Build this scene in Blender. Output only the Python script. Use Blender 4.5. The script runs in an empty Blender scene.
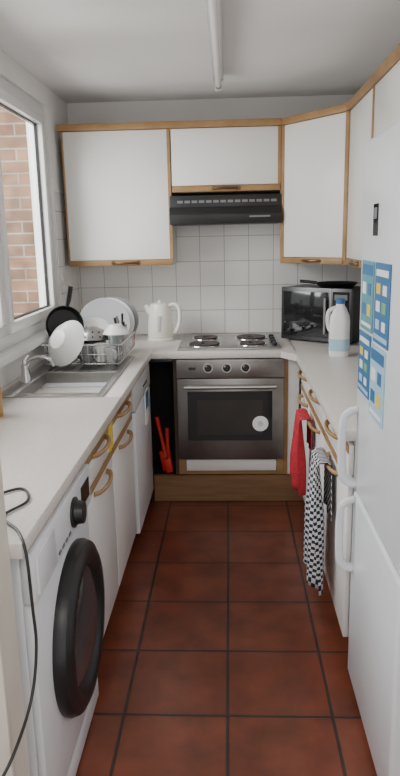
import bpy, bmesh, math, random
from mathutils import Matrix, Vector
random.seed(4)
I4=Matrix.Identity(4)
def T(x,y,z): return Matrix.Translation((x,y,z))
def RZ(a): return Matrix.Rotation(math.radians(a),4,'Z')
def RX(a): return Matrix.Rotation(math.radians(a),4,'X')
def RY(a): return Matrix.Rotation(math.radians(a),4,'Y')
# ---------------------------------------------------------------- materials
def newmat(name):
    m=bpy.data.materials.new(name); m.use_nodes=True
    nt=m.node_tree; b=nt.nodes['Principled BSDF']; return m,nt,b
def mat(name,col,rough=.5,metal=0,noise=0.0,nscale=8,bump=0,bscale=60,trans=0,coat=0):
    m,nt,b=newmat(name)
    b.inputs['Base Color'].default_value=(*col,1); b.inputs['Roughness'].default_value=rough
    b.inputs['Metallic'].default_value=metal; b.inputs['Transmission Weight'].default_value=trans
    b.inputs['Coat Weight'].default_value=coat
    tc=nt.nodes.new('ShaderNodeTexCoord')
    if noise>0:
        n=nt.nodes.new('ShaderNodeTexNoise'); n.inputs['Scale'].default_value=nscale; n.inputs['Detail'].default_value=5
        nt.links.new(tc.outputs['Object'],n.inputs['Vector'])
        r=nt.nodes.new('ShaderNodeValToRGB')
        r.color_ramp.elements[0].position=.3; r.color_ramp.elements[1].position=.7
        r.color_ramp.elements[0].color=(*[c*(1-noise) for c in col],1); r.color_ramp.elements[1].color=(*[min(1,c*(1+noise*.5)) for c in col],1)
        nt.links.new(n.outputs['Fac'],r.inputs['Fac']); nt.links.new(r.outputs['Color'],b.inputs['Base Color'])
    if bump>0:
        n=nt.nodes.new('ShaderNodeTexNoise'); n.inputs['Scale'].default_value=bscale
        nt.links.new(tc.outputs['Object'],n.inputs['Vector'])
        bp=nt.nodes.new('ShaderNodeBump'); bp.inputs['Strength'].default_value=bump; bp.inputs['Distance'].default_value=.003
        nt.links.new(n.outputs['Fac'],bp.inputs['Height']); nt.links.new(bp.outputs['Normal'],b.inputs['Normal'])
    return m
def wood(name,c1,c2,scl=(2,2,25),rough=.45):
    m,nt,b=newmat(name)
    tc=nt.nodes.new('ShaderNodeTexCoord'); mp=nt.nodes.new('ShaderNodeMapping'); mp.inputs['Scale'].default_value=scl
    n=nt.nodes.new('ShaderNodeTexNoise'); n.inputs['Scale'].default_value=3; n.inputs['Detail'].default_value=6
    r=nt.nodes.new('ShaderNodeValToRGB'); r.color_ramp.elements[0].position=.3; r.color_ramp.elements[1].position=.7
    r.color_ramp.elements[0].color=(*c1,1); r.color_ramp.elements[1].color=(*c2,1)
    nt.links.new(tc.outputs['Object'],mp.inputs['Vector']); nt.links.new(mp.outputs['Vector'],n.inputs['Vector'])
    nt.links.new(n.outputs['Fac'],r.inputs['Fac']); nt.links.new(r.outputs['Color'],b.inputs['Base Color'])
    b.inputs['Roughness'].default_value=rough; return m
def bricks(name,U,V,u0,v0,w,h,mortar,c1,c2,cm,rough,offset=0,bumpd=.002,nz=.0,nsc=6):
    m,nt,b=newmat(name); N=nt.nodes.new; Lk=nt.links.new
    tc=N('ShaderNodeTexCoord'); sp=N('ShaderNodeSeparateXYZ'); Lk(tc.outputs['Object'],sp.inputs[0])
    a=N('ShaderNodeMath'); a.operation='SUBTRACT'; a.inputs[1].default_value=u0-50*w; Lk(sp.outputs[U],a.inputs[0])
    c=N('ShaderNodeMath'); c.operation='SUBTRACT'; c.inputs[1].default_value=v0-50*h; Lk(sp.outputs[V],c.inputs[0])
    cb=N('ShaderNodeCombineXYZ'); Lk(a.outputs[0],cb.inputs[0]); Lk(c.outputs[0],cb.inputs[1])
    br=N('ShaderNodeTexBrick'); br.offset=offset; br.offset_frequency=2; br.squash=1
    br.inputs['Scale'].default_value=1; br.inputs['Brick Width'].default_value=w; br.inputs['Row Height'].default_value=h
    br.inputs['Mortar Size'].default_value=mortar; br.inputs['Mortar Smooth'].default_value=.3
    br.inputs['Color1'].default_value=(*c1,1); br.inputs['Color2'].default_value=(*c2,1); br.inputs['Mortar'].default_value=(*cm,1)
    Lk(cb.outputs[0],br.inputs['Vector'])
    col=br.outputs['Color']
    if nz>0:
        n=N('ShaderNodeTexNoise'); n.inputs['Scale'].default_value=nsc; n.inputs['Detail'].default_value=8; Lk(tc.outputs['Object'],n.inputs['Vector'])
        r=N('ShaderNodeValToRGB'); r.color_ramp.elements[0].position=.3; r.color_ramp.elements[1].position=.75
        r.color_ramp.elements[0].color=(1-nz,1-nz,1-nz,1); r.color_ramp.elements[1].color=(1+nz*.3,)*3+(1,)
        mx=N('ShaderNodeMix'); mx.data_type='RGBA'; mx.blend_type='MULTIPLY'; mx.inputs[0].default_value=1
        Lk(n.outputs['Fac'],r.inputs['Fac']); Lk(col,mx.inputs[6]); Lk(r.outputs['Color'],mx.inputs[7]); col=mx.outputs[2]
    Lk(col,b.inputs['Base Color']); b.inputs['Roughness'].default_value=rough
    bp=N('ShaderNodeBump'); bp.invert=True; bp.inputs['Distance'].default_value=bumpd; bp.inputs['Strength'].default_value=.6
    Lk(br.outputs['Fac'],bp.inputs['Height']); Lk(bp.outputs['Normal'],b.inputs['Normal'])
    return m
PAINT=mat('wall_paint',(.76,.75,.735),.8,noise=.04,nscale=3)
CEIL=mat('ceiling_paint',(.75,.73,.725),.85,noise=.04,nscale=2)
FLOOR=bricks('terracotta_tiles','X','Y',-.02,1.83,.341,.341,.006,(.240,.068,.037),(.195,.053,.030),(.048,.034,.029),.28,nz=.42,nsc=7)
TILE=bricks('white_wall_tiles','X','Z',-.348,.90,.158,.158,.0022,(.80,.785,.765),(.77,.755,.74),(.40,.37,.35),.2)
TILEL=bricks('white_wall_tiles_side','Y','Z',4.30,.90,.158,.158,.0022,(.80,.785,.765),(.77,.755,.74),(.40,.37,.35),.2)
BRICK=bricks('house_bricks','X','Z',0,0,.225,.075,.006,(.36,.21,.13),(.22,.13,.09),(.38,.33,.28),.9,offset=.5,nz=.5,nsc=9)
WHITE=mat('white_laminate',(.80,.79,.775),.32,noise=.02,nscale=4)
CARC=mat('carcass_white',(.68,.66,.62),.5,noise=.03)
OAK=wood('oak_trim',(.27,.145,.055),(.38,.225,.095),(3,3,3))
PLINTH=wood('oak_plinth',(.19,.10,.05),(.26,.145,.07),(2,2,20))
HANDLE=wood('handle_wood',(.33,.19,.08),(.43,.26,.12),(8,8,8),.4)
BRONZE=mat('bronze_handle',(.16,.09,.045),.35,.7,noise=.1)
WORK=mat('worktop_laminate',(.65,.60,.565),.33,noise=.09,nscale=70)
STEEL=mat('brushed_steel',(.44,.43,.42),.32,.95,noise=.08,nscale=20)
OVST=mat('oven_steel',(.25,.235,.225),.34,.9,noise=.08,nscale=15)
CHROME=mat('chrome',(.7,.7,.71),.12,1,noise=.02)
BLACK=mat('black_plastic',(.010,.010,.011),.38,noise=.1)
BLACKG=mat('black_glass',(.010,.010,.012),.10,noise=.05,coat=.2)
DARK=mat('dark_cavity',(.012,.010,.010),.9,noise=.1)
HOT=mat('cast_iron_plate',(.045,.03,.026),.5,.2,noise=.2)
UPVC=mat('upvc_white',(.80,.80,.80),.3,noise=.02)
APPL=mat('appliance_white',(.74,.76,.80),.28,noise=.015)
GREY=mat('grey_plastic',(.16,.165,.175),.4,noise=.05)
LGREY=mat('light_grey_plastic',(.55,.56,.57),.4,noise=.05)
CREAM=mat('kettle_plastic',(.82,.79,.72),.3,noise=.02)
CERAM=mat('white_ceramic',(.80,.80,.78),.18,noise=.02)
GCER=mat('grey_ceramic',(.25,.26,.27),.3,noise=.1)
PGCER=mat('pale_grey_ceramic',(.46,.47,.48),.25,noise=.08)
RED=mat('red_plastic',(.62,.03,.02),.4,noise=.1)
REDC=mat('red_cotton',(.46,.025,.04),.9,noise=.25,nscale=60,bump=.5,bscale=300)
BLUE=mat('sticker_blue',(.03,.15,.32),.5,noise=.05)
TEAL=mat('sticker_teal',(.10,.30,.36),.5,noise=.05)
YEL=mat('sticker_yellow',(.80,.60,.05),.5,noise=.05)
SKYB=mat('sticker_pale_blue',(.38,.56,.70),.5,noise=.05)
PAPER=mat('paper_white',(.8,.8,.8),.7,noise=.02)
GREEN=mat('sticker_green',(.16,.42,.2),.5,noise=.05)
ORANGE=mat('orange_soap',(.45,.24,.07),.3,noise=.05)
MILK=mat('milk_jug_plastic',(.80,.81,.82),.35,noise=.02)
CAPB=mat('cap_blue',(.03,.14,.42),.4,noise=.05)
TUBEM=mat('tube_glass',(.88,.87,.84),.2,noise=.01)
FITT=mat('light_fitting_enamel',(.60,.59,.57),.45,noise=.05)
CAPM=mat('tube_end_cap',(.22,.21,.20),.4,.5,noise=.05)
RUB=mat('cable_rubber',(.02,.02,.02),.5,noise=.1)
def glassmat():
    m=bpy.data.materials.new('window_glass'); m.use_nodes=True; nt=m.node_tree; nt.nodes.clear()
    o=nt.nodes.new('ShaderNodeOutputMaterial'); mx=nt.nodes.new('ShaderNodeMixShader'); t=nt.nodes.new('ShaderNodeBsdfTransparent'); g=nt.nodes.new('ShaderNodeBsdfGlossy')
    g.inputs['Roughness'].default_value=.02; mx.inputs[0].default_value=.05; t.inputs[0].default_value=(.95,.97,.97,1)
    nt.links.new(t.outputs[0],mx.inputs[1]); nt.links.new(g.outputs[0],mx.inputs[2]); nt.links.new(mx.outputs[0],o.inputs[0]); return m
GLASS=glassmat()
DRINK=mat('drinking_glass',(.85,.9,.9),.05,trans=.9)
def gingham():
    m,nt,b=newmat('gingham_cotton'); N=nt.nodes.new; Lk=nt.links.new
    tc=N('ShaderNodeTexCoord'); ch=N('ShaderNodeTexChecker'); ch.inputs['Scale'].default_value=1
    mp=N('ShaderNodeMapping'); mp.inputs['Scale'].default_value=(76,76,1); mp.inputs['Location'].default_value=(.01,.01,.5)
    ch.inputs['Color1'].default_value=(.58,.58,.60,1); ch.inputs['Color2'].default_value=(.012,.014,.028,1)
    Lk(tc.outputs['UV'],mp.inputs[0]); Lk(mp.outputs[0],ch.inputs['Vector']); Lk(ch.outputs[0],b.inputs['Base Color']); b.inputs['Roughness'].default_value=.9
    return m
GING=gingham()
# ---------------------------------------------------------------- builders
G={'p':None}
def group(name,loc=(0,0,0)):
    e=bpy.data.objects.new(name,None); e.empty_display_size=.05; e.location=loc; bpy.context.collection.objects.link(e); G['p']=e; return e
def fin(bm,name,m,M=I4,smooth=False,mods=None):
    bm.transform(M); bmesh.ops.recalc_face_normals(bm,faces=bm.faces)
    me=bpy.data.meshes.new(name); bm.to_mesh(me); bm.free()
    if isinstance(m,(list,tuple)):
        for k in m: me.materials.append(k)
    else: me.materials.append(m)
    o=bpy.data.objects.new(name,me); bpy.context.collection.objects.link(o)
    if smooth:
        for p in me.polygons: p.use_smooth=True
        try: me.set_sharp_from_angle(angle=math.radians(35))
        except Exception: pass
    if G['p']:
        o.parent=G['p']; o.matrix_parent_inverse=Matrix.Translation(G['p'].location).inverted()
    return o
def box(name,lo,hi,m,M=I4,bev=0.0,seg=2):
    bm=bmesh.new(); bmesh.ops.create_cube(bm,size=1)
    s=[hi[i]-lo[i] for i in range(3)]; c=[(hi[i]+lo[i])/2 for i in range(3)]
    bm.transform(Matrix.Translation(c)@Matrix.Diagonal((*s,1)))
    if bev>0: bmesh.ops.bevel(bm,geom=bm.edges[:],offset=bev,segments=seg,profile=.5,affect='EDGES')
    return fin(bm,name,m,M,smooth=bev>0)
def lathe(name,prof,m,M=I4,seg=40,close=False):
    bm=bmesh.new(); rings=[]
    for r,z in prof:
        if r<1e-5: rings.append([bm.verts.new((0,0,z))])
        else: rings.append([bm.verts.new((r*math.cos(2*math.pi*i/seg),r*math.sin(2*math.pi*i/seg),z)) for i in range(seg)])
    for a,b in zip(rings,rings[1:]):
        for i in range(seg):
            j=(i+1)%seg
            if len(a)==1 and len(b)==1: continue
            if len(a)==1: bm.faces.new((a[0],b[i],b[j]))
            elif len(b)==1: bm.faces.new((a[i],a[j],b[0]))
            else: bm.faces.new((a[i],a[j],b[j],b[i]))
    return fin(bm,name,m,M,smooth=True)
def cyl(name,p0,p1,r,m,M=I4,r2=None,seg=28):
    p0=Vector(p0);p1=Vector(p1);d=p1-p0;L=d.length; q=d.to_track_quat('Z','Y').to_matrix().to_4x4()
    r2=r if r2 is None else r2
    return lathe(name,[(0,0),(r,0),(r2,L),(0,L)],m,M@Matrix.Translation(p0)@q,seg)
def sweep(name,pts,r,m,M=I4,seg=10,flat=1.0):
    bm=bmesh.new(); P=[Vector(p) for p in pts]; rings=[]; prev=None
    for i,p in enumerate(P):
        t=(P[min(i+1,len(P)-1)]-P[max(i-1,0)]).normalized()
        if prev is None: n=t.orthogonal().normalized()
        else: n=(prev-t*prev.dot(t)).normalized()
        prev=n; b=t.cross(n); rr=r[i] if isinstance(r,list) else r
        rings.append([bm.verts.new(p+n*math.cos(2*math.pi*k/seg)*rr+b*math.sin(2*math.pi*k/seg)*rr*flat) for k in range(seg)])
    for a,b in zip(rings,rings[1:]):
        for k in range(seg): bm.faces.new((a[k],a[(k+1)%seg],b[(k+1)%seg],b[k]))
    bm.faces.new(rings[0]); bm.faces.new(rings[-1])
    return fin(bm,name,m,M,smooth=True)
def smoothpts(pts,n=8):
    P=[Vector(p) for p in pts]; out=[]
    P=[P[0]*2-P[1]]+P+[P[-1]*2-P[-2]]
    for i in range(1,len(P)-2):
        for k in range(n):
            t=k/n; a,b,c,d=P[i-1],P[i],P[i+1],P[i+2]
            out.append(.5*((2*b)+(c-a)*t+(2*a-5*b+4*c-d)*t*t+(-a+3*b-3*c+d)*t**3))
    out.append(P[-2]); return out
def prism(name,poly,z0,z1,m,M=I4,bev=0):
    bm=bmesh.new(); b=[bm.verts.new((x,y,z0)) for x,y in poly]; t=[bm.verts.new((x,y,z1)) for x,y in poly]
    bm.faces.new(b); bm.faces.new(t); n=len(poly)
    for i in range(n): bm.faces.new((b[i],b[(i+1)%n],t[(i+1)%n],t[i]))
    if bev>0: bmesh.ops.bevel(bm,geom=bm.edges[:],offset=bev,segments=2,profile=.5,affect='EDGES')
    return fin(bm,name,m,M,smooth=bev>0)
def bow(name,x0,x1,z,m,M,dep=.035,r=.008,flat=1.0,drop=0.0,pw=.5):
    pts=[]
    for i in range(17):
        t=i/16; s=math.sin(math.pi*t)**pw
        pts.append((x0+(x1-x0)*t,-dep*s,z-drop*s))
    return sweep(name,pts,r,m,M,flat=flat)
# ---------------------------------------------------------------- room
XL,XR,YB,ZC=-1.0,.98,4.30,2.355
def shell(name,lo,hi,m): G['p']=None; return box(name,lo,hi,m)
shell('floor',(XL-.1,-.6,-.06),(XR+.1,YB+.1,0),FLOOR)
shell('ceiling',(XL-.1,-.6,ZC),(XR+.1,YB+.1,ZC+.06),CEIL)
shell('wall_back',(XL-.1,YB,0),(XR+.1,YB+.1,ZC),PAINT)
shell('wall_right',(XR,-.6,0),(XR+.1,YB,ZC),PAINT)
W0,W1,WS,WH=1.32,3.80,1.05,2.25
G['p']=None; group('wall_left')
box('wall_below_window',(XL-.12,-.6,0),(XL,YB,WS),PAINT); box('wall_above_window',(XL-.12,-.6,WH),(XL,YB,ZC),PAINT)
box('wall_far_pier',(XL-.12,W1,WS),(XL,YB,WH),PAINT); box('wall_near_pier',(XL-.12,-.6,WS),(XL,W0,WH),PAINT)
shell('trim_backsplash',(XL+.006,YB-.008,.905),(XR-.006,YB-.0005,1.80),TILE)
shell('trim_side_tiles',(XL+.0005,3.83,.905),(XL+.006,YB-.01,1.80),TILEL)
shell('trim_side_tiles.001',(XR-.006,2.15,.905),(XR-.0005,YB-.01,1.45),TILEL)
# door jamb by the near end of the left run
group('door_frame_1'); 
JAMB=mat('cream_gloss_paint',(.72,.68,.60),.4,noise=.04)
box('jamb_post',(-.99,1.14,0),(-.47,1.24,ZC-.005),JAMB); box('architrave',(-.55,1.12,0),(-.462,1.139,ZC-.005),JAMB,bev=.004)
# window
group('window_1')
fx0,fx1=XL-.09,XL-.015
MY=2.87
box('head',(fx0,W0,WH-.06),(fx1,W1,WH),UPVC,bev=.005); box('cill',(fx0,W0,WS),(fx1,W1,WS+.06),UPVC,bev=.005)
for i,y in enumerate((W0,2.04,MY,W1-.06)): box('mullion_%d'%i,(fx0,y,WS+.06),(fx1,y+.06,WH-.06),UPVC,bev=.004)
for i,(a,b) in enumerate(((W0+.06,2.04),(2.10,MY),(MY+.06,W1-.06))):
    z0,z1=WS+.06,WH-.06; x0,x1=XL-.07,XL-.001
    box('sash_bottom_%d'%i,(x0,a,z0),(x1,b,z0+.05),UPVC,bev=.006); box('sash_top_%d'%i,(x0,a,z1-.05),(x1,b,z1),UPVC,bev=.006)
    box('sash_near_%d'%i,(x0,a,z0+.05),(x1,a+.05,z1-.05),UPVC,bev=.006); box('sash_far_%d'%i,(x0,b-.05,z0+.05),(x1,b,z1-.05),UPVC,bev=.006)
    box('gasket_%d'%i,(XL-.045,a+.05,z0+.05),(XL-.038,a+.058,z1-.05),BLACK); box('gasket_far_%d'%i,(XL-.045,b-.058,z0+.05),(XL-.030,b-.05,z1-.05),BLACK)
    box('gasket_top_%d'%i,(XL-.045,a+.058,z1-.058),(XL-.030,b-.058,z1-.05),BLACK); box('gasket_bottom_%d'%i,(XL-.045,a+.058,z0+.05),(XL-.030,b-.058,z0+.058),BLACK)
    box('pane_%d'%i,(XL-.04,a+.048,z0+.048),(XL-.036,b-.048,z1-.048),GLASS)
shell('trim_window_sill',(XL-.01,W0,WS-.035),(XL+.05,W1+.02,WS-.002),UPVC)
shell('exterior_brick_wall',(-4.6,4.32,-.3),(-1.13,4.5,4.2),BRICK)
shell('exterior_paving',(-4.6,.5,-.36),(-1.13,4.5,-.3),mat('paving',(.3,.3,.28),.9,noise=.2))
# ---------------------------------------------------------------- worktops
FL,FR,FB=-.445,.37,3.60
group('kitchen_worktop'); 
SX0,SX1,SY0,SY1=-.955,-.53,2.56,3.44
z0,z1=.862,.90
box('left_near',(XL+.002,1.25,z0),(FL,SY0,z1),WORK,bev=.006)
box('left_far',(XL+.002,SY1,z0),(FL,YB-.012,z1),WORK,bev=.006)
box('left_front_strip',(SX1,SY0-.002,z0),(FL,SY1+.002,z1),WORK,bev=.006)
box('left_rear_strip',(XL+.002,SY0-.002,z0),(SX0,SY1+.002,z1),WORK)
box('back_run',(FL-.002,FB-.015,z0),(FR+.002,YB-.012,z1),WORK,bev=.006)
box('right_run',(FR-.015,2.06,z0),(XR-.008,YB-.012,z1),WORK,bev=.006)
prism('corner_fillet_right',[(FR-.012,FB-.13),(FR-.012,FB-.01),(FR-.09,FB-.01)],z0+.001,z1-.0005,WORK)
# ---------------------------------------------------------------- base units
def base_unit(name,M,w,ztop=.855,zsplit=.735,dep=.5,drawer=True,z0=.13):
    group(name,tuple(M@Vector((w/2,.2,.4))))
    box('carcass',(.002,.02,z0),(w-.002,dep,ztop),CARC,M)
    g=.003
    def hnd(n,z):
        bow(n,w*.5-.115,w*.5+.115,z,HANDLE,M,dep=.032,r=.0075,flat=1.4,pw=.45)
    if drawer:
        box('drawer_front',(g,0,zsplit+g),(w-g,.018,ztop-.012),WHITE,M,bev=.002)
        box('drawer_trim',(g,-.003,ztop-.04),(w-g,.0,ztop-.012),OAK,M)
        hnd('drawer_handle',.820)
    zt=zsplit if drawer else ztop-.018
    box('door',(g,0,z0),(w-g,.018,zt-g),WHITE,M,bev=.002)
    box('door_trim',(g,-.003,zt-.03),(w-g,.0,zt-g),OAK,M)
    hnd('door_handle',zt-.05)
    box('kickboard',(.002,.06,.0),(w-.002,.075,z0),PLINTH,M)
ML=lambda y:T(FL-.02,y,0)@RZ(90)
MR=lambda y:T(FR+.02,y,0)@RZ(-90)
base_unit('base_cabinet',ML(1.915),.485)
base_unit('base_cabinet',ML(2.403),.52)
base_unit('base_cabinet',MR(3.52),.42)
base_unit('base_cabinet',MR(3.097),.48)
base_unit('base_cabinet',MR(2.614),.545)
# label on left unit
G['p']=None; box('energy_label_sticker',(-.4655,2.335,.735),(-.4615,2.42,.835),YEL)
# slim dishwasher
Md=ML(2.95); w=.60
group('dishwasher',(-.7,3.2,.4))
box('body',(.004,.02,.08),(w-.004,.52,.855),APPL,Md); box('door',(.006,-.012,.10),(w-.006,.02,.72),APPL,Md,bev=.006)
box('control_panel',(.006,-.014,.725),(w-.006,.02,.85),LGREY,Md,bev=.006); box('kick',(.01,.05,0),(w-.01,.07,.08),DARK,Md)
box('label_white',(.36,-.016,.56),(.47,-.012,.74),PAPER,Md); box('label_blue',(.37,-.0175,.64),(.46,-.016,.73),BLUE,Md)
for k in range(4): box('button_%d'%k,(.30+.04*k,-.018,.78),(.32+.04*k,-.014,.79),BLACK,Md)
# ---------------------------------------------------------------- plinth / oven housing
group('oven_housing',(0,3.9,.4))
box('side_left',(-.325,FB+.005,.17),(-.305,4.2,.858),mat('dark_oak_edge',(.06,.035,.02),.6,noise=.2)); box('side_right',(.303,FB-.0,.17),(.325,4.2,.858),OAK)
box('filler_right',(.326,FB+.004,.17),(.388,3.66,.858),WHITE)
box('bottom_shelf',(-.304,FB+.002,.172),(.302,4.2,.19),OAK); box('drawer_panel',(-.262,FB-.005,.194),(.262,FB+.015,.262),WHITE,bev=.003)
box('strip_left',(-.304,FB-.003,.19),(-.266,FB+.012,.268),OAK); box('strip_right',(.266,FB-.003,.19),(.302,FB+.012,.268),OAK)
box('plinth_board',(-.455,FB-.004,.005),(.42,FB+.016,.165),PLINTH)
group('corner_gap_shade',(-.6,3.9,.4))  # added near-black boards stand in for deep shade in the corner gap
box('shade_back',(-.99,3.86,.01),(-.327,3.87,.858),DARK); box('shade_side',(-.99,3.556,.01),(-.47,3.56,.858),DARK); box('shade_shelf',(-.99,3.62,.15),(-.327,3.859,.168),DARK); box('shade_top',(-.99,3.562,.850),(-.327,3.859,.860),DARK)
group('built_in_oven',(0,3.8,.5))
box('cavity_body',(-.295,FB+.02,.27),(.295,4.1,.855),DARK)
box('control_fascia',(-.303,FB-.022,.752),(.301,FB+.02,.858),OVST,bev=.003)
box('door_frame',(-.303,FB-.022,.272),(.301,FB+.018,.748),OVST,bev=.004)
box('door_glass',(-.245,FB-.0245,.385),(.235,FB-.0215,.675),BLACKG)
box('glass_inner',(-.19,FB-.0255,.42),(.18,FB-.0244,.625),mat('oven_inner_glass',(.03,.028,.026),.1,noise=.2))
cyl('handle_bar',(-.26,FB-.058,.706),(.255,FB-.058,.706),.011,STEEL)
for x in (-.24,.235): cyl('handle_post',(x,FB-.058,.706),(x,FB-.02,.706),.007,OVST)
Mk=T(0,FB-.022,.81)@RX(90)
for i,x in enumerate((-.125,-.02,.085)):
    lathe('knob_%d'%i,[(0,0),(.021,0),(.019,.016),(.012,.022),(0,.022)],BLACK,T(x,0,0)@Mk,24)
    lathe('knob_ring_%d'%i,[(.028,0),(.028,.003),(.021,.003)],STEEL,T(x,0,0)@Mk,24)
box('timer',(-.235,FB-.0235,.80),(-.195,FB-.0215,.815),BLACK); 
lathe('round_sticker',[(0,0),(.045,0),(.045,.0008),(0,.0008)],PAPER,T(.168,FB-.0257,.485)@RX(90),32)
lathe('sticker_mark',[(0,0),(.018,0),(.018,.0008),(0,.0008)],LGREY,T(.168,FB-.0266,.485)@RX(90),5)
# hob
group('electric_hob',(0,3.9,.92))
box('hob_tray',(-.30,3.64,.901),(.29,4.14,.912),STEEL,bev=.004)
for i,(x,y,r) in enumerate(((-.15,3.77,.09),(.13,3.77,.075),(-.15,4.01,.075),(.13,4.01,.09))):
    lathe('ring_%d'%i,[(r+.012,0),(r+.01,.004),(r,.005)],CHROME,T(x,y,.9121)); lathe('plate_%d'%i,[(0,.003),(.02,.003),(.022,.010),(r-.003,.012),(r,.009),(r,0)],HOT,T(x,y,.9121))
for k in range(4): lathe('hob_knob_%d'%k,[(.016,0),(.015,.018),(0,.02)],BLACK,T(.255,3.72+.1*k,.9121),20)
# red dustpan in the gap
group('dustpan_and_brush',(-.37,3.68,.3))
Md=T(-.372,3.66,.1685)@RY(-10)
box('pan',(-.035,0,.005),(.03,.02,.13),RED,Md,bev=.006); sweep('pan_handle',[(0,.01,.12),(-.003,.01,.2),(-.005,.012,.34)],[.016,.010,.013],RED,Md)
sweep('brush_handle',[(.02,-.015,.08),(.03,-.02,.18),(.045,-.02,.27)],[.012,.010,.010],RED,Md); box('bristles',(-.01,-.04,.004),(.03,-.012,.09),RED,Md,bev=.004)
# ---------------------------------------------------------------- wall cabinets
FW=3.95; ZB,ZT=1.368,2.135
def wall_unit(name,M,w,zb,zt,dep,hw=.15,ls=True,rs=True,hz=.0):
    group(name,tuple(M@Vector((w/2,.1,(zb+zt)/2))))
    box('carcass',(.002,.02,zb),(w-.002,dep,zt),CARC,M)
    box('door',(.004,0,zb+.036),(w-.004,.019,zt-.002),WHITE,M,bev=.002)
    box('bottom_rail',(.004,-.004,zb),(w-.004,.019,zb+.034),OAK,M,bev=.004)
    if ls: box('edge_left',(.0,-.003,zb+.034),(.010,.0,zt),OAK,M)
    if rs: box('edge_right',(w-.018,-.003,zb+.034),(w,.0,zt),OAK,M)
    c=w*.5+hz
    bow('handle',c-hw/2,c+hw/2,zb+.018,BRONZE,M,dep=.028,r=.008)
    for s in (-1,1): lathe('handle_rose_%d'%s,[(0,.006),(.012,.005),(.014,0)],BRONZE,M@T(c+s*hw/2,-.004,zb+.018)@RX(90),16)
wall_unit('wall_cabinet',T(-.965,FW,0),.63,ZB,ZT,.335,ls=True,hz=.03)
wall_unit('wall_cabinet',T(-.333,FW,0),.636,1.785,ZT,.335,hw=.14,ls=False,rs=True,hz=.0)
# diagonal corner unit
dx,dy=.62-.315,-(FW-3.56); dl=math.hypot(dx,dy); da=math.degrees(math.atan2(dy,dx))
Mdg=T(.315,FW,0)@RZ(da)
group('corner_wall_cabinet',(.6,4.0,1.8))
prism('carcass',[(.33,FW+.02),(.632,3.572),(XR-.008,3.572),(XR-.008,YB-.012),(.33,YB-.012)],ZB,ZT,CARC)
box('door',(.014,-.004,ZB+.036),(dl-.014,.012,ZT-.002),WHITE,Mdg,bev=.002); box('bottom_rail',(.0,-.008,ZB),(dl,.012,ZB+.034),OAK,Mdg,bev=.004)
box('post_left',(-.012,-.008,ZB),(.016,.012,ZT),OAK,Mdg); box('post_right',(dl-.02,-.008,ZB),(dl+.004,.012,ZT),OAK,Mdg)
bow('handle',dl/2-.07,dl/2+.07,ZB+.018,BRONZE,Mdg@T(0,-.004,0),dep=.028,r=.008)
wall_unit('wall_cabinet',T(.62,3.55,0)@RZ(-90),.56,ZB,ZT,.34)
wall_unit('wall_cabinet',T(.62,2.985,0)@RZ(-90),.56,ZB,ZT,.34)
wall_unit('wall_cabinet',T(.62,2.42,0)@RZ(-90),.50,1.82,ZT,.34)
# cornice
G['p']=None; group('cornice_trim',(0,3.9,2.15))
box('cornice_back',(-.985,FW-.018,ZT+.001),(.32,FW+.02,ZT+.038),OAK,bev=.004)
box('cornice_corner',(-.006,-.018,ZT+.001),(dl+.012,.02,ZT+.038),OAK,Mdg,bev=.004)
box('cornice_right',(.602,1.9,ZT+.001),(.64,3.565,ZT+.038),OAK,bev=.004)
# cooker hood
group('cooker_hood',(0,4.1,1.68))
box('body',(-.345,FW-.01,1.66),(.305,YB-.012,1.765),BLACK,bev=.004)
prism('visor',[(FW-.03,1.60),(FW-.035,1.655),(FW-.012,1.70),(YB-.03,1.70),(YB-.03,1.60)],-.347,.307,BLACK,Matrix(((0,0,1,0),(1,0,0,0),(0,1,0,0),(0,0,0,1))),bev=.003)
for k in range(14): box('vent_%d'%k,(-.30+.042*k,FW-.0125,1.722),(-.268+.042*k,FW-.0095,1.736),GREY)
box('control_slot',(.12,FW-.037,1.635),(.24,FW-.030,1.645),GREY)
# ---------------------------------------------------------------- light fitting
group('fluorescent_light',(-.05,2.9,2.3)); LZ=ZC-2.33
box('batten',(-.075,2.20,2.295+LZ),(-.02,3.68,ZC),FITT,bev=.004); cyl('tube',(-.047,2.23,2.262+LZ),(-.047,3.64,2.262+LZ),.0145,TUBEM)
for y in (2.195,3.64): box('lampholder',(-.064,y,2.243+LZ),(-.030,y+.03,2.297+LZ),FITT,bev=.003)
for a in (2.226,3.60): cyl('tube_cap',(-.047,a,2.262+LZ),(-.047,a+.04,2.262+LZ),.0155,CAPM)
# ---------------------------------------------------------------- fridge freezer
group('fridge_freezer',(.7,1.75,.9))
Mf=T(.402,2.04,0)@RZ(-90); w=.60; SP=.705
box('cabinet_body',(.003,.065,.03),(w-.003,.56,1.785),APPL,Mf,bev=.006)
box('fridge_door',(0,0,SP+.005),(w,.062,1.79),APPL,Mf,bev=.012,seg=3); box('freezer_door',(0,0,.025),(w,.062,SP-.005),APPL,Mf,bev=.012,seg=3)
box('door_gap',(.012,.02,SP-.007),(w-.012,.06,SP+.007),GREY,Mf); box('plinth',(.01,.05,.0),(w-.01,.5,.04),GREY,Mf)
def fhandle(n,za,zb):
    pts=smoothpts([(.03,.0,za),(.03,-.03,za+.012),(.03,-.045,za+.05),(.03,-.045,zb-.05),(.03,-.03,zb-.012),(.03,.0,zb)],6)
    sweep(n,pts,.011,APPL,Mf,12,flat=1.5)
fhandle('fridge_handle',.735,.985); fhandle('freezer_handle',.435,.68)
box('display_panel',(.16,-.002,1.52),(.215,.001,1.605),BLACKG,Mf); box('display_window',(.17,-.0028,1.565),(.205,-.0018,1.595),GREY,Mf)
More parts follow.
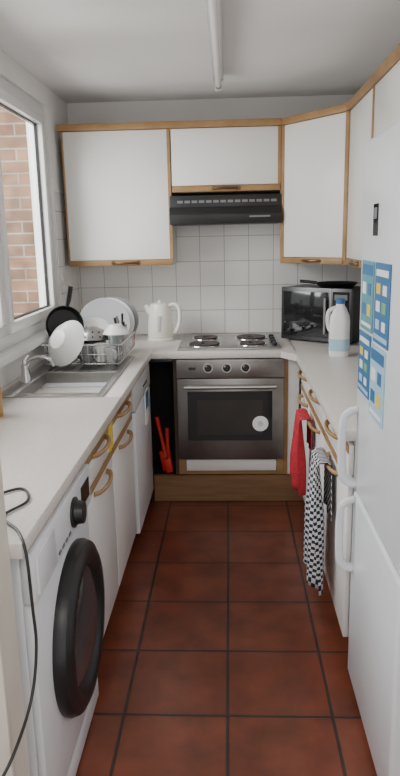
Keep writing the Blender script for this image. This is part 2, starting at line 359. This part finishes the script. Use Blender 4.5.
def leaflet(name,x,z,ww,h,bg,accents):
    group(name,tuple(Mf@Vector((x+ww/2,0,z+h/2))))
    box('sheet',(x,-.0035,z),(x+ww,-.0005,z+h),bg,Mf); k=0
    for (u,v,a,b,m) in accents:
        box('print_%d'%k,(x+u*ww,-.0045,z+v*h),(x+(u+a)*ww,-.0035,z+(v+b)*h),m,Mf); k+=1
A1=[(.06,.05,.88,.06,SKYB),(.1,.84,.8,.08,PAPER),(.15,.62,.25,.13,YEL),(.58,.62,.25,.12,PAPER),(.15,.40,.25,.13,PAPER),(.55,.40,.25,.13,GREEN),(.15,.18,.25,.12,SKYB),(.58,.18,.22,.12,PAPER)]
A2=[(.05,.80,.9,.15,BLUE),(.12,.52,.30,.17,PAPER),(.57,.52,.25,.17,BLUE),(.12,.22,.30,.17,BLUE),(.57,.22,.25,.17,YEL),(.1,.06,.8,.05,PAPER)]
leaflet('recycling_leaflet',.04,1.25,.16,.20,TEAL,A2); leaflet('recycling_leaflet',.22,1.235,.17,.215,BLUE,A1)
leaflet('recycling_leaflet',.03,1.055,.16,.185,BLUE,A1); leaflet('recycling_leaflet',.20,1.02,.17,.205,SKYB,A2)
# ---------------------------------------------------------------- washing machine
group('washing_machine',(-.7,1.58,.4))
Mw=T(-.455,1.305,0)@RZ(90); w=.60
box('cabinet',(0,0.02,.012),(w,.535,.852),APPL,Mw,bev=.006); box('front_panel',(0,0,.1),(w,.021,.715),APPL,Mw,bev=.006)
box('control_panel',(0,-.012,.718),(w,.02,.848),APPL,Mw,bev=.008); box('lower_kick',(0,.003,.015),(w,.021,.097),APPL,Mw,bev=.004)
box('detergent_drawer',(.02,-.016,.735),(.17,-.011,.832),APPL,Mw,bev=.002); box('display',(.47,-.0145,.755),(.57,-.0115,.815),BLACKG,Mw)
for k in range(4): box('button_%d'%k,(.20+.035*k,-.0145,.74),(.222+.035*k,-.0115,.748),GREY,Mw)
lathe('programme_dial',[(.043,0),(.043,.006),(.034,.008),(.031,.03),(0,.032)],BLACK,Mw@T(.375,-.012,.782)@RX(90),32)
Mdoor=Mw@T(.352,0,.445)@RX(90)@Matrix.Scale(.965,4)
lathe('door_ring',[(.250,0),(.252,.014),(.244,.034),(.222,.046),(.200,.048),(.178,.036),(.165,.012)],BLACK,Mdoor,64)
lathe('door_glass',[(.172,.028),(.15,.036),(.10,.047),(.05,.052),(0,.054)],mat('washer_glass',(.045,.048,.055),.10,noise=.2,coat=.3),Mdoor,64)
for x in (.05,w-.05):
    for y in (.07,.48): cyl('foot',(x,y,0),(x,y,.014),.02,BLACK,Mw)
# ---------------------------------------------------------------- sink
group('kitchen_sink',(-.74,3.0,.88))
box('rim_front',(-.548,SY0-.01,.9005),(SX1+.012,SY1+.01,.907),STEEL,bev=.002); box('rim_rear',(SX0-.01,SY0-.01,.9005),(-.89,SY1+.01,.907),STEEL,bev=.002)
box('rim_near',(-.891,SY0-.01,.9005),(-.547,SY0+.045,.907),STEEL,bev=.002); box('deck_mid',(-.891,3.03,.9005),(-.547,3.07,.907),STEEL,bev=.002)
box('drainer',(-.891,3.069,.893),(-.547,SY1+.01,.899),STEEL)
for k in range(8): box('rib_%d'%k,(-.87+.04*k,3.09,.899),(-.862+.04*k,3.42,.904),STEEL,bev=.0015)
BOWL=mat('bowl_steel',(.33,.32,.31),.30,.95,noise=.1,nscale=20)
box('bowl_left',(-.893,SY0+.043,.745),(-.889,3.032,.903),BOWL); box('bowl_right',(-.549,SY0+.043,.745),(-.545,3.032,.903),BOWL)
box('bowl_near',(-.893,SY0+.041,.745),(-.545,SY0+.045,.903),BOWL); box('bowl_far',(-.893,3.030,.745),(-.545,3.034,.903),BOWL)
box('bowl_floor',(-.893,SY0+.041,.741),(-.545,3.034,.745),BOWL); lathe('drain',[(.04,0),(.035,.003),(0,.001)],CHROME,T(-.72,2.82,.7452))
group('mixer_tap',(-.93,2.9,1.0))
lathe('base',[(.026,0),(.024,.02),(.018,.05),(.018,.075),(0,.08)],CHROME,T(-.922,2.83,.907))
sweep('spout',smoothpts([(-.922,2.83,.95),(-.90,2.83,1.0),(-.85,2.82,1.02),(-.80,2.81,1.01),(-.785,2.81,.98)],6),.009,CHROME)
sweep('lever',[(-.922,2.83,.98),(-.93,2.85,1.0),(-.93,2.91,1.01)],[.012,.008,.006],CHROME)
# ---------------------------------------------------------------- dish rack + dishes
RX0,RX1,RY0,RY1=-.92,-.55,3.16,3.68
group('dish_rack',(-.73,3.45,.95))
def rect(n,z,r,e=0):
    p=[(RX0-e,RY0-e,z),(RX1+e,RY0-e,z),(RX1+e,RY1+e,z),(RX0-e,RY1+e,z)]
    for i in range(4): cyl('%s_%d'%(n,i),p[i],p[(i+1)%4],r,CHROME,seg=8)
rect('base_frame',.922,.003); rect('top_frame',1.02,.004,.015); rect('mid_frame',.97,.002,.007)
for k in range(13):
    x=RX0+(RX1-RX0)*k/12
    for y,s in ((RY0,-1),(RY1,1)): cyl('upright',(x,y,.922),(x,y+s*.015,1.02),.002,CHROME,seg=6)
    cyl('floor_wire',(x,RY0,.922),(x,RY1,.922),.0018,CHROME,seg=6)
for k in range(1,14):
    y=RY0+(RY1-RY0)*k/14
    for x,s in ((RX0,-1),(RX1,1)): cyl('side_upright',(x,y,.922),(x+s*.015,y,1.02),.002,CHROME,seg=6)
for x in (RX0+.02,RX1-.02):
    for y in (RY0+.02,RY1-.02): cyl('foot',(x,y,.9075),(x,y,.925),.006,BLACK,seg=10)
def dish(name,r,dp,m,M,foot=.5):
    G['p']=None
    return lathe(name,[(0,0),(r*foot,0),(r*foot*1.05,.004),(r*.8,dp*.55),(r,dp),(r*.985,dp+.003),(r*.78,dp*.55+.006),(r*foot*.9,.009),(0,.008)],m,M,48)
dish('mixing_bowl',.122,.06,CERAM,T(-.845,3.125,1.055)@RZ(-35)@RX(-118),foot=.4)
dish('soup_bowl',.075,.045,GCER,T(-.86,3.27,1.0)@RZ(25)@RX(-105),foot=.4)
dish('dinner_plate',.142,.02,PGCER,T(-.69,3.55,1.07)@RZ(8)@RX(74)); 
dish('dinner_plate',.138,.02,CERAM,T(-.67,3.595,1.07)@RZ(8)@RX(74)); dish('dinner_plate',.135,.02,GCER,T(-.65,3.64,1.075)@RZ(8)@RX(74))
dish('side_plate',.092,.018,CERAM,T(-.73,3.49,1.02)@RZ(8)@RX(74))
group('frying_pan',(-.88,3.42,1.07)); Mp=T(-.885,3.41,1.085)@RZ(28)@RX(82)
lathe('pan',[(0,0),(.085,0),(.102,.035),(.099,.036),(.083,.004),(0,.004)],BLACK,Mp); sweep('pan_handle',[(.02,.095,.03),(.03,.13,.035),(.045,.20,.04)],[.009,.014,.015],BLACK,Mp,flat=1.6)
def mug(name,M,m=CERAM,r=.036,h=.085):
    group(name,tuple(M.translation)); lathe('cup',[(0,0),(r*.85,0),(r,.01),(r,h),(r-.004,h),(r-.005,.01),(0,.006)],m,M)
    sweep('cup_handle',smoothpts([(r-.002,0,h*.8),(r+.022,0,h*.75),(r+.024,0,h*.35),(r-.002,0,h*.2)],5),.005,m,M)
mug('coffee_mug',T(-.725,3.21,.925)@RZ(-30),m=GCER); mug('coffee_mug',T(-.655,3.215,.925)@RZ(40),r=.03,h=.09,m=CERAM)
mug('coffee_mug',T(-.60,3.20,.925)@RZ(-50),m=PGCER,r=.026,h=.075)
# colander draining upside down over a saucepan
group('saucepan',(-.72,3.34,.98)); Mp=T(-.73,3.345,.925)
lathe('pot',[(0,0),(.074,0),(.078,.005),(.08,.085),(.077,.085),(.074,.008),(0,.006)],STEEL,Mp); sweep('pot_handle',[(-.078,0,.07),(-.10,-.01,.075),(-.115,-.02,.078)],[.007,.008,.009],BLACK,Mp)
group('colander',(-.72,3.34,1.05)); Mc=T(-.72,3.345,1.012)@RX(-8)
lathe('bowl',[(.094,.0),(.090,.004),(.085,.03),(.065,.055),(.035,.066),(.030,.072),(.028,.066),(0,.066)],STEEL,Mc)
for k in range(14):
    a=2*math.pi*k/14
    for rr,zz in ((.0875,.018),(.077,.042)): lathe('hole',[(0,0),(.005,.0),(.004,.001),(0,.001)],BLACK,Mc@T(rr*math.cos(a),rr*math.sin(a),zz)@RZ(math.degrees(a))@RY(72),8)
G['p']=None
for i,(x,y) in enumerate(((-.59,3.285),(-.59,3.37))):
    lathe('drinking_glass',[(0,0),(.028,0),(.034,.12),(.032,.12),(.026,.006),(0,.006)],DRINK,T(x,y,.925))
dish('cereal_bowl',.07,.045,CERAM,T(-.59,3.33,1.096)@RX(180),foot=.45)
group('cutlery_holder',(-.5,3.6,.98))
lathe('holder',[(0,0),(.030,0),(.034,.11),(.030,.11),(.027,.004),(0,.004)],STEEL,T(-.587,3.455,.925))
for k in range(6):
    a=k*1.05; sweep('utensil_%d'%k,[(-.587+.01*math.cos(a),3.455+.01*math.sin(a),.935),(-.587+.03*math.cos(a),3.455+.02*math.sin(a),1.08+.012*k)],[.003,.007],(BLACK if k%2 else STEEL),seg=6)
# soap bottle
group('washing_up_bottle',(-.86,2.27,.95))
lathe('bottle',[(0,0),(.032,0),(.035,.01),(.035,.10),(.025,.135),(.012,.15),(0,.15)],ORANGE,T(-.87,2.27,.9005)); lathe('cap',[(.013,0),(.011,.03),(0,.032)],PAPER,T(-.87,2.27,1.049))
# ---------------------------------------------------------------- kettle
group('electric_kettle',(-.42,4.07,1.0)); Mk=T(-.435,4.05,.9005)
lathe('power_base',[(0,0),(.083,0),(.085,.012),(.078,.02),(0,.02)],CREAM,Mk)
lathe('jug',[(0,.021),(.078,.021),(.081,.03),(.078,.10),(.068,.19),(.062,.215),(.055,.228),(.03,.236),(0,.238)],CREAM,Mk)
lathe('lid_knob',[(.014,.236),(.012,.25),(0,.252)],CREAM,Mk)
sweep('kettle_handle',smoothpts([(.055,0,.215),(.10,-.005,.222),(.125,-.01,.19),(.122,-.01,.11),(.10,-.005,.06),(.074,0,.05)],7),.012,CREAM,Mk@RZ(-8),flat=1.3)
sweep('spout',[(-.05,0,.17),(-.075,0,.20),(-.088,0,.222)],[.028,.02,.012],CREAM,Mk@RZ(10))
box('water_gauge',(-.01,-.082,.06),(.01,-.068,.16),LGREY,Mk,bev=.003)
# ---------------------------------------------------------------- microwave
ang=math.degrees(math.atan2(3.76-4.02,.70-.335)); Mm=T(.32,4.0,.9005)@RZ(ang); w=.46
group('microwave_oven',(.6,4.0,1.05)); H=.325
box('casing',(.002,.012,.012),(w-.002,.26,H-.003),BLACK,Mm,bev=.004); box('front_frame',(0,-.01,.010),(w,.013,H),mat('microwave_face',(.075,.075,.078),.28,.7,noise=.1),Mm,bev=.004)
box('door_glass',(.018,-.0135,.035),(.315,-.0095,H-.025),BLACKG,Mm,bev=.001); box('silver_trim',(.324,-.014,.012),(.336,-.0095,H-.002),STEEL,Mm)
box('control_pad',(.345,-.013,.03),(.445,-.0095,H-.02),BLACKG,Mm); box('clock',(.355,-.0145,.26),(.435,-.013,.29),GREY,Mm)
lathe('dial',[(.024,0),(.022,.014),(0,.015)],STEEL,Mm@T(.395,-.0135,.075)@RX(90),24)
for r in range(3):
    for c in range(3): box('key',(.362+.025*c,-.0145,.135+.03*r),(.379+.025*c,-.013,.152+.03*r),GREY,Mm)
for x in (.04,w-.04):
    for y in (.04,.22): cyl('foot',(x,y,0),(x,y,.014),.012,BLACK,Mm)
cyl('handle',(.305,-.035,.06),(.305,-.035,.27),.007,STEEL,Mm); 
for z in (.07,.26): cyl('handle_post',(.305,-.035,z),(.305,-.012,z),.005,STEEL,Mm)
group('griddle_pan',(.55,4.0,1.25)); Mg=Mm@T(.30,.12,H+.0015)
lathe('pan_body',[(0,0),(.10,0),(.125,.022),(.122,.023),(.098,.004),(0,.004)],BLACK,Mg)
sweep('griddle_handle',[(-.12,-.02,.02),(-.17,-.03,.025),(-.22,-.045,.028)],[.009,.009,.010],BLACK,Mg)
# ---------------------------------------------------------------- milk jug
group('milk_jug',(.58,3.42,1.0)); Mj=T(.575,3.42,.9005)@RZ(-20)@Matrix.Diagonal((1,1,1.05,1))
def sq(name,prof,m,M,seg=40,e=.5):
    bm=bmesh.new(); rings=[]
    for r,z in prof:
        R=[]
        for i in range(seg):
            a=2*math.pi*i/seg; c,s=math.cos(a),math.sin(a); k=1/((abs(c)**4+abs(s)**4)**.25); k=1+(k-1)*e
            R.append(bm.verts.new((r*c*k,r*s*k,z)))
        rings.append(R)
    for a,b in zip(rings,rings[1:]):
        for i in range(seg): bm.faces.new((a[i],a[(i+1)%seg],b[(i+1)%seg],b[i]))
    bm.faces.new(rings[0]); bm.faces.new(rings[-1]); return fin(bm,name,m,M,smooth=True)
sq('jug_body',[(.046,0),(.050,.008),(.050,.17),(.046,.20),(.032,.235),(.022,.252),(.020,.265)],MILK,Mj,e=.9)
lathe('cap',[(0,.262),(.024,.262),(.024,.285),(0,.286)],CAPB,Mj,28)
sweep('jug_handle',smoothpts([(-.02,-.015,.245),(-.055,-.02,.225),(-.062,-.02,.18),(-.055,-.015,.14),(-.043,-.01,.125)],6),.010,MILK,Mj)
sq('label',[(.0515,.03),(.0515,.09)],SKYB,Mj,e=.9); 
# ---------------------------------------------------------------- towels
def towel(name,M,w,hf,hb,m,folds=3,amp=.012,taper=.0,skew=0):
    G['p']=None; bm=bmesh.new(); uvl=bm.loops.layers.uv.new('UVMap'); nu,rb=36,.018
    path=[]
    for k in range(8): path.append((rb,-hb+hb*k/8))
    for k in range(7):
        a=math.pi*k/6; path.append((rb*math.cos(a),rb*math.sin(a)))
    n=26
    for k in range(1,n+1): path.append((-rb,-hf*k/n))
    ln=[0]
    for a,b in zip(path,path[1:]): ln.append(ln[-1]+math.hypot(b[0]-a[0],b[1]-a[1]))
    V=[]
    for j,(py,pz) in enumerate(path):
        dn=max(0,-pz); row=[]
        for i in range(nu+1):
            u=i/nu; ww=w*(1-taper*(1-min(1,dn/.25)))
            off=amp*(.35+min(1,dn/.2))*math.sin(u*folds*2*math.pi+1.2*math.sin(3*dn+u*2))
            y=py+(off-amp*.9 if py<0 else off*.2)
            row.append(bm.verts.new(((u-.5)*ww+skew*dn+.006*math.sin(9*dn),y,pz+(.02*math.sin(u*4+1) if j==len(path)-1 else 0))))
        V.append(row)
    for j in range(len(V)-1):
        for i in range(nu):
            f=bm.faces.new((V[j][i],V[j][i+1],V[j+1][i+1],V[j+1][i]))
            for lp,(a,b) in zip(f.loops,((i,j),(i+1,j),(i+1,j+1),(i,j+1))): lp[uvl].uv=(a/nu*w*1.25,ln[b])
    o=fin(bm,name,m,M,smooth=True); s=o.modifiers.new('thick','SOLIDIFY'); s.thickness=.003; return o
towel('red_tea_towel',T(FR-.014,2.99,.685)@RZ(-90),.25,.33,.14,REDC,folds=2.5,amp=.022,taper=.2)
towel('checked_tea_towel',T(FR-.014,2.39,.685)@RZ(-90),.25,.49,.20,GING,folds=2.5,amp=.02,taper=.25)
# ---------------------------------------------------------------- cable
G['p']=None
sweep('power_cable',smoothpts([(-.60,1.50,.905),(-.54,1.55,.905),(-.50,1.47,.905),(-.53,1.38,.905),(-.47,1.30,.906),(-.436,1.244,.88),(-.432,1.243,.76),(-.430,1.24,.66),(-.437,1.20,.56),(-.452,1.10,.50),(-.50,1.02,.42),(-.56,.98,.25),(-.58,.97,.05),(-.62,.93,.006)],8),.0035,RUB,seg=8)
# ---------------------------------------------------------------- lights
w=bpy.data.worlds.new('world'); bpy.context.scene.world=w; w.use_nodes=True
bg=w.node_tree.nodes['Background']; bg.inputs[0].default_value=(1,.985,.975,1); bg.inputs[1].default_value=1.55
def area(name,loc,tgt,sx,sy,p,col):
    l=bpy.data.lights.new(name,'AREA'); l.shape='RECTANGLE'; l.size=sx; l.size_y=sy; l.energy=p; l.color=col
    o=bpy.data.objects.new(name,l); o.location=loc; o.rotation_euler=(Vector(tgt)-Vector(loc)).to_track_quat('-Z','Y').to_euler(); bpy.context.collection.objects.link(o)
area('window_daylight',(-2.3,2.3,2.6),(0,2.7,1.0),2.0,1.6,170,(1,.985,.97))
area('added_ceiling_fill',(-2.5,2.0,.7),(.2,2.8,2.3),2.0,1.0,82,(1,.96,.91))  # added fill outside the window, aimed up to brighten the ceiling
area('added_camera_side_fill',(0,-.2,2.25),(0,1.6,.6),.8,.6,15,(1,.95,.88))  # added soft fill from the camera side, not an actual lamp
# ---------------------------------------------------------------- camera
cd=bpy.data.cameras.new('camera'); cd.sensor_fit='VERTICAL'; cd.sensor_height=36; cd.lens=650/776*36; cd.clip_start=.02
co=bpy.data.objects.new('camera',cd); bpy.context.collection.objects.link(co)
R=Matrix.Rotation(math.radians(2.76),4,'Z')@Matrix.Rotation(math.radians(90-13.03),4,'X')@Matrix.Rotation(math.radians(-1.2),4,'Z')
co.matrix_world=T(0,0,1.525)@R
bpy.context.scene.camera=co
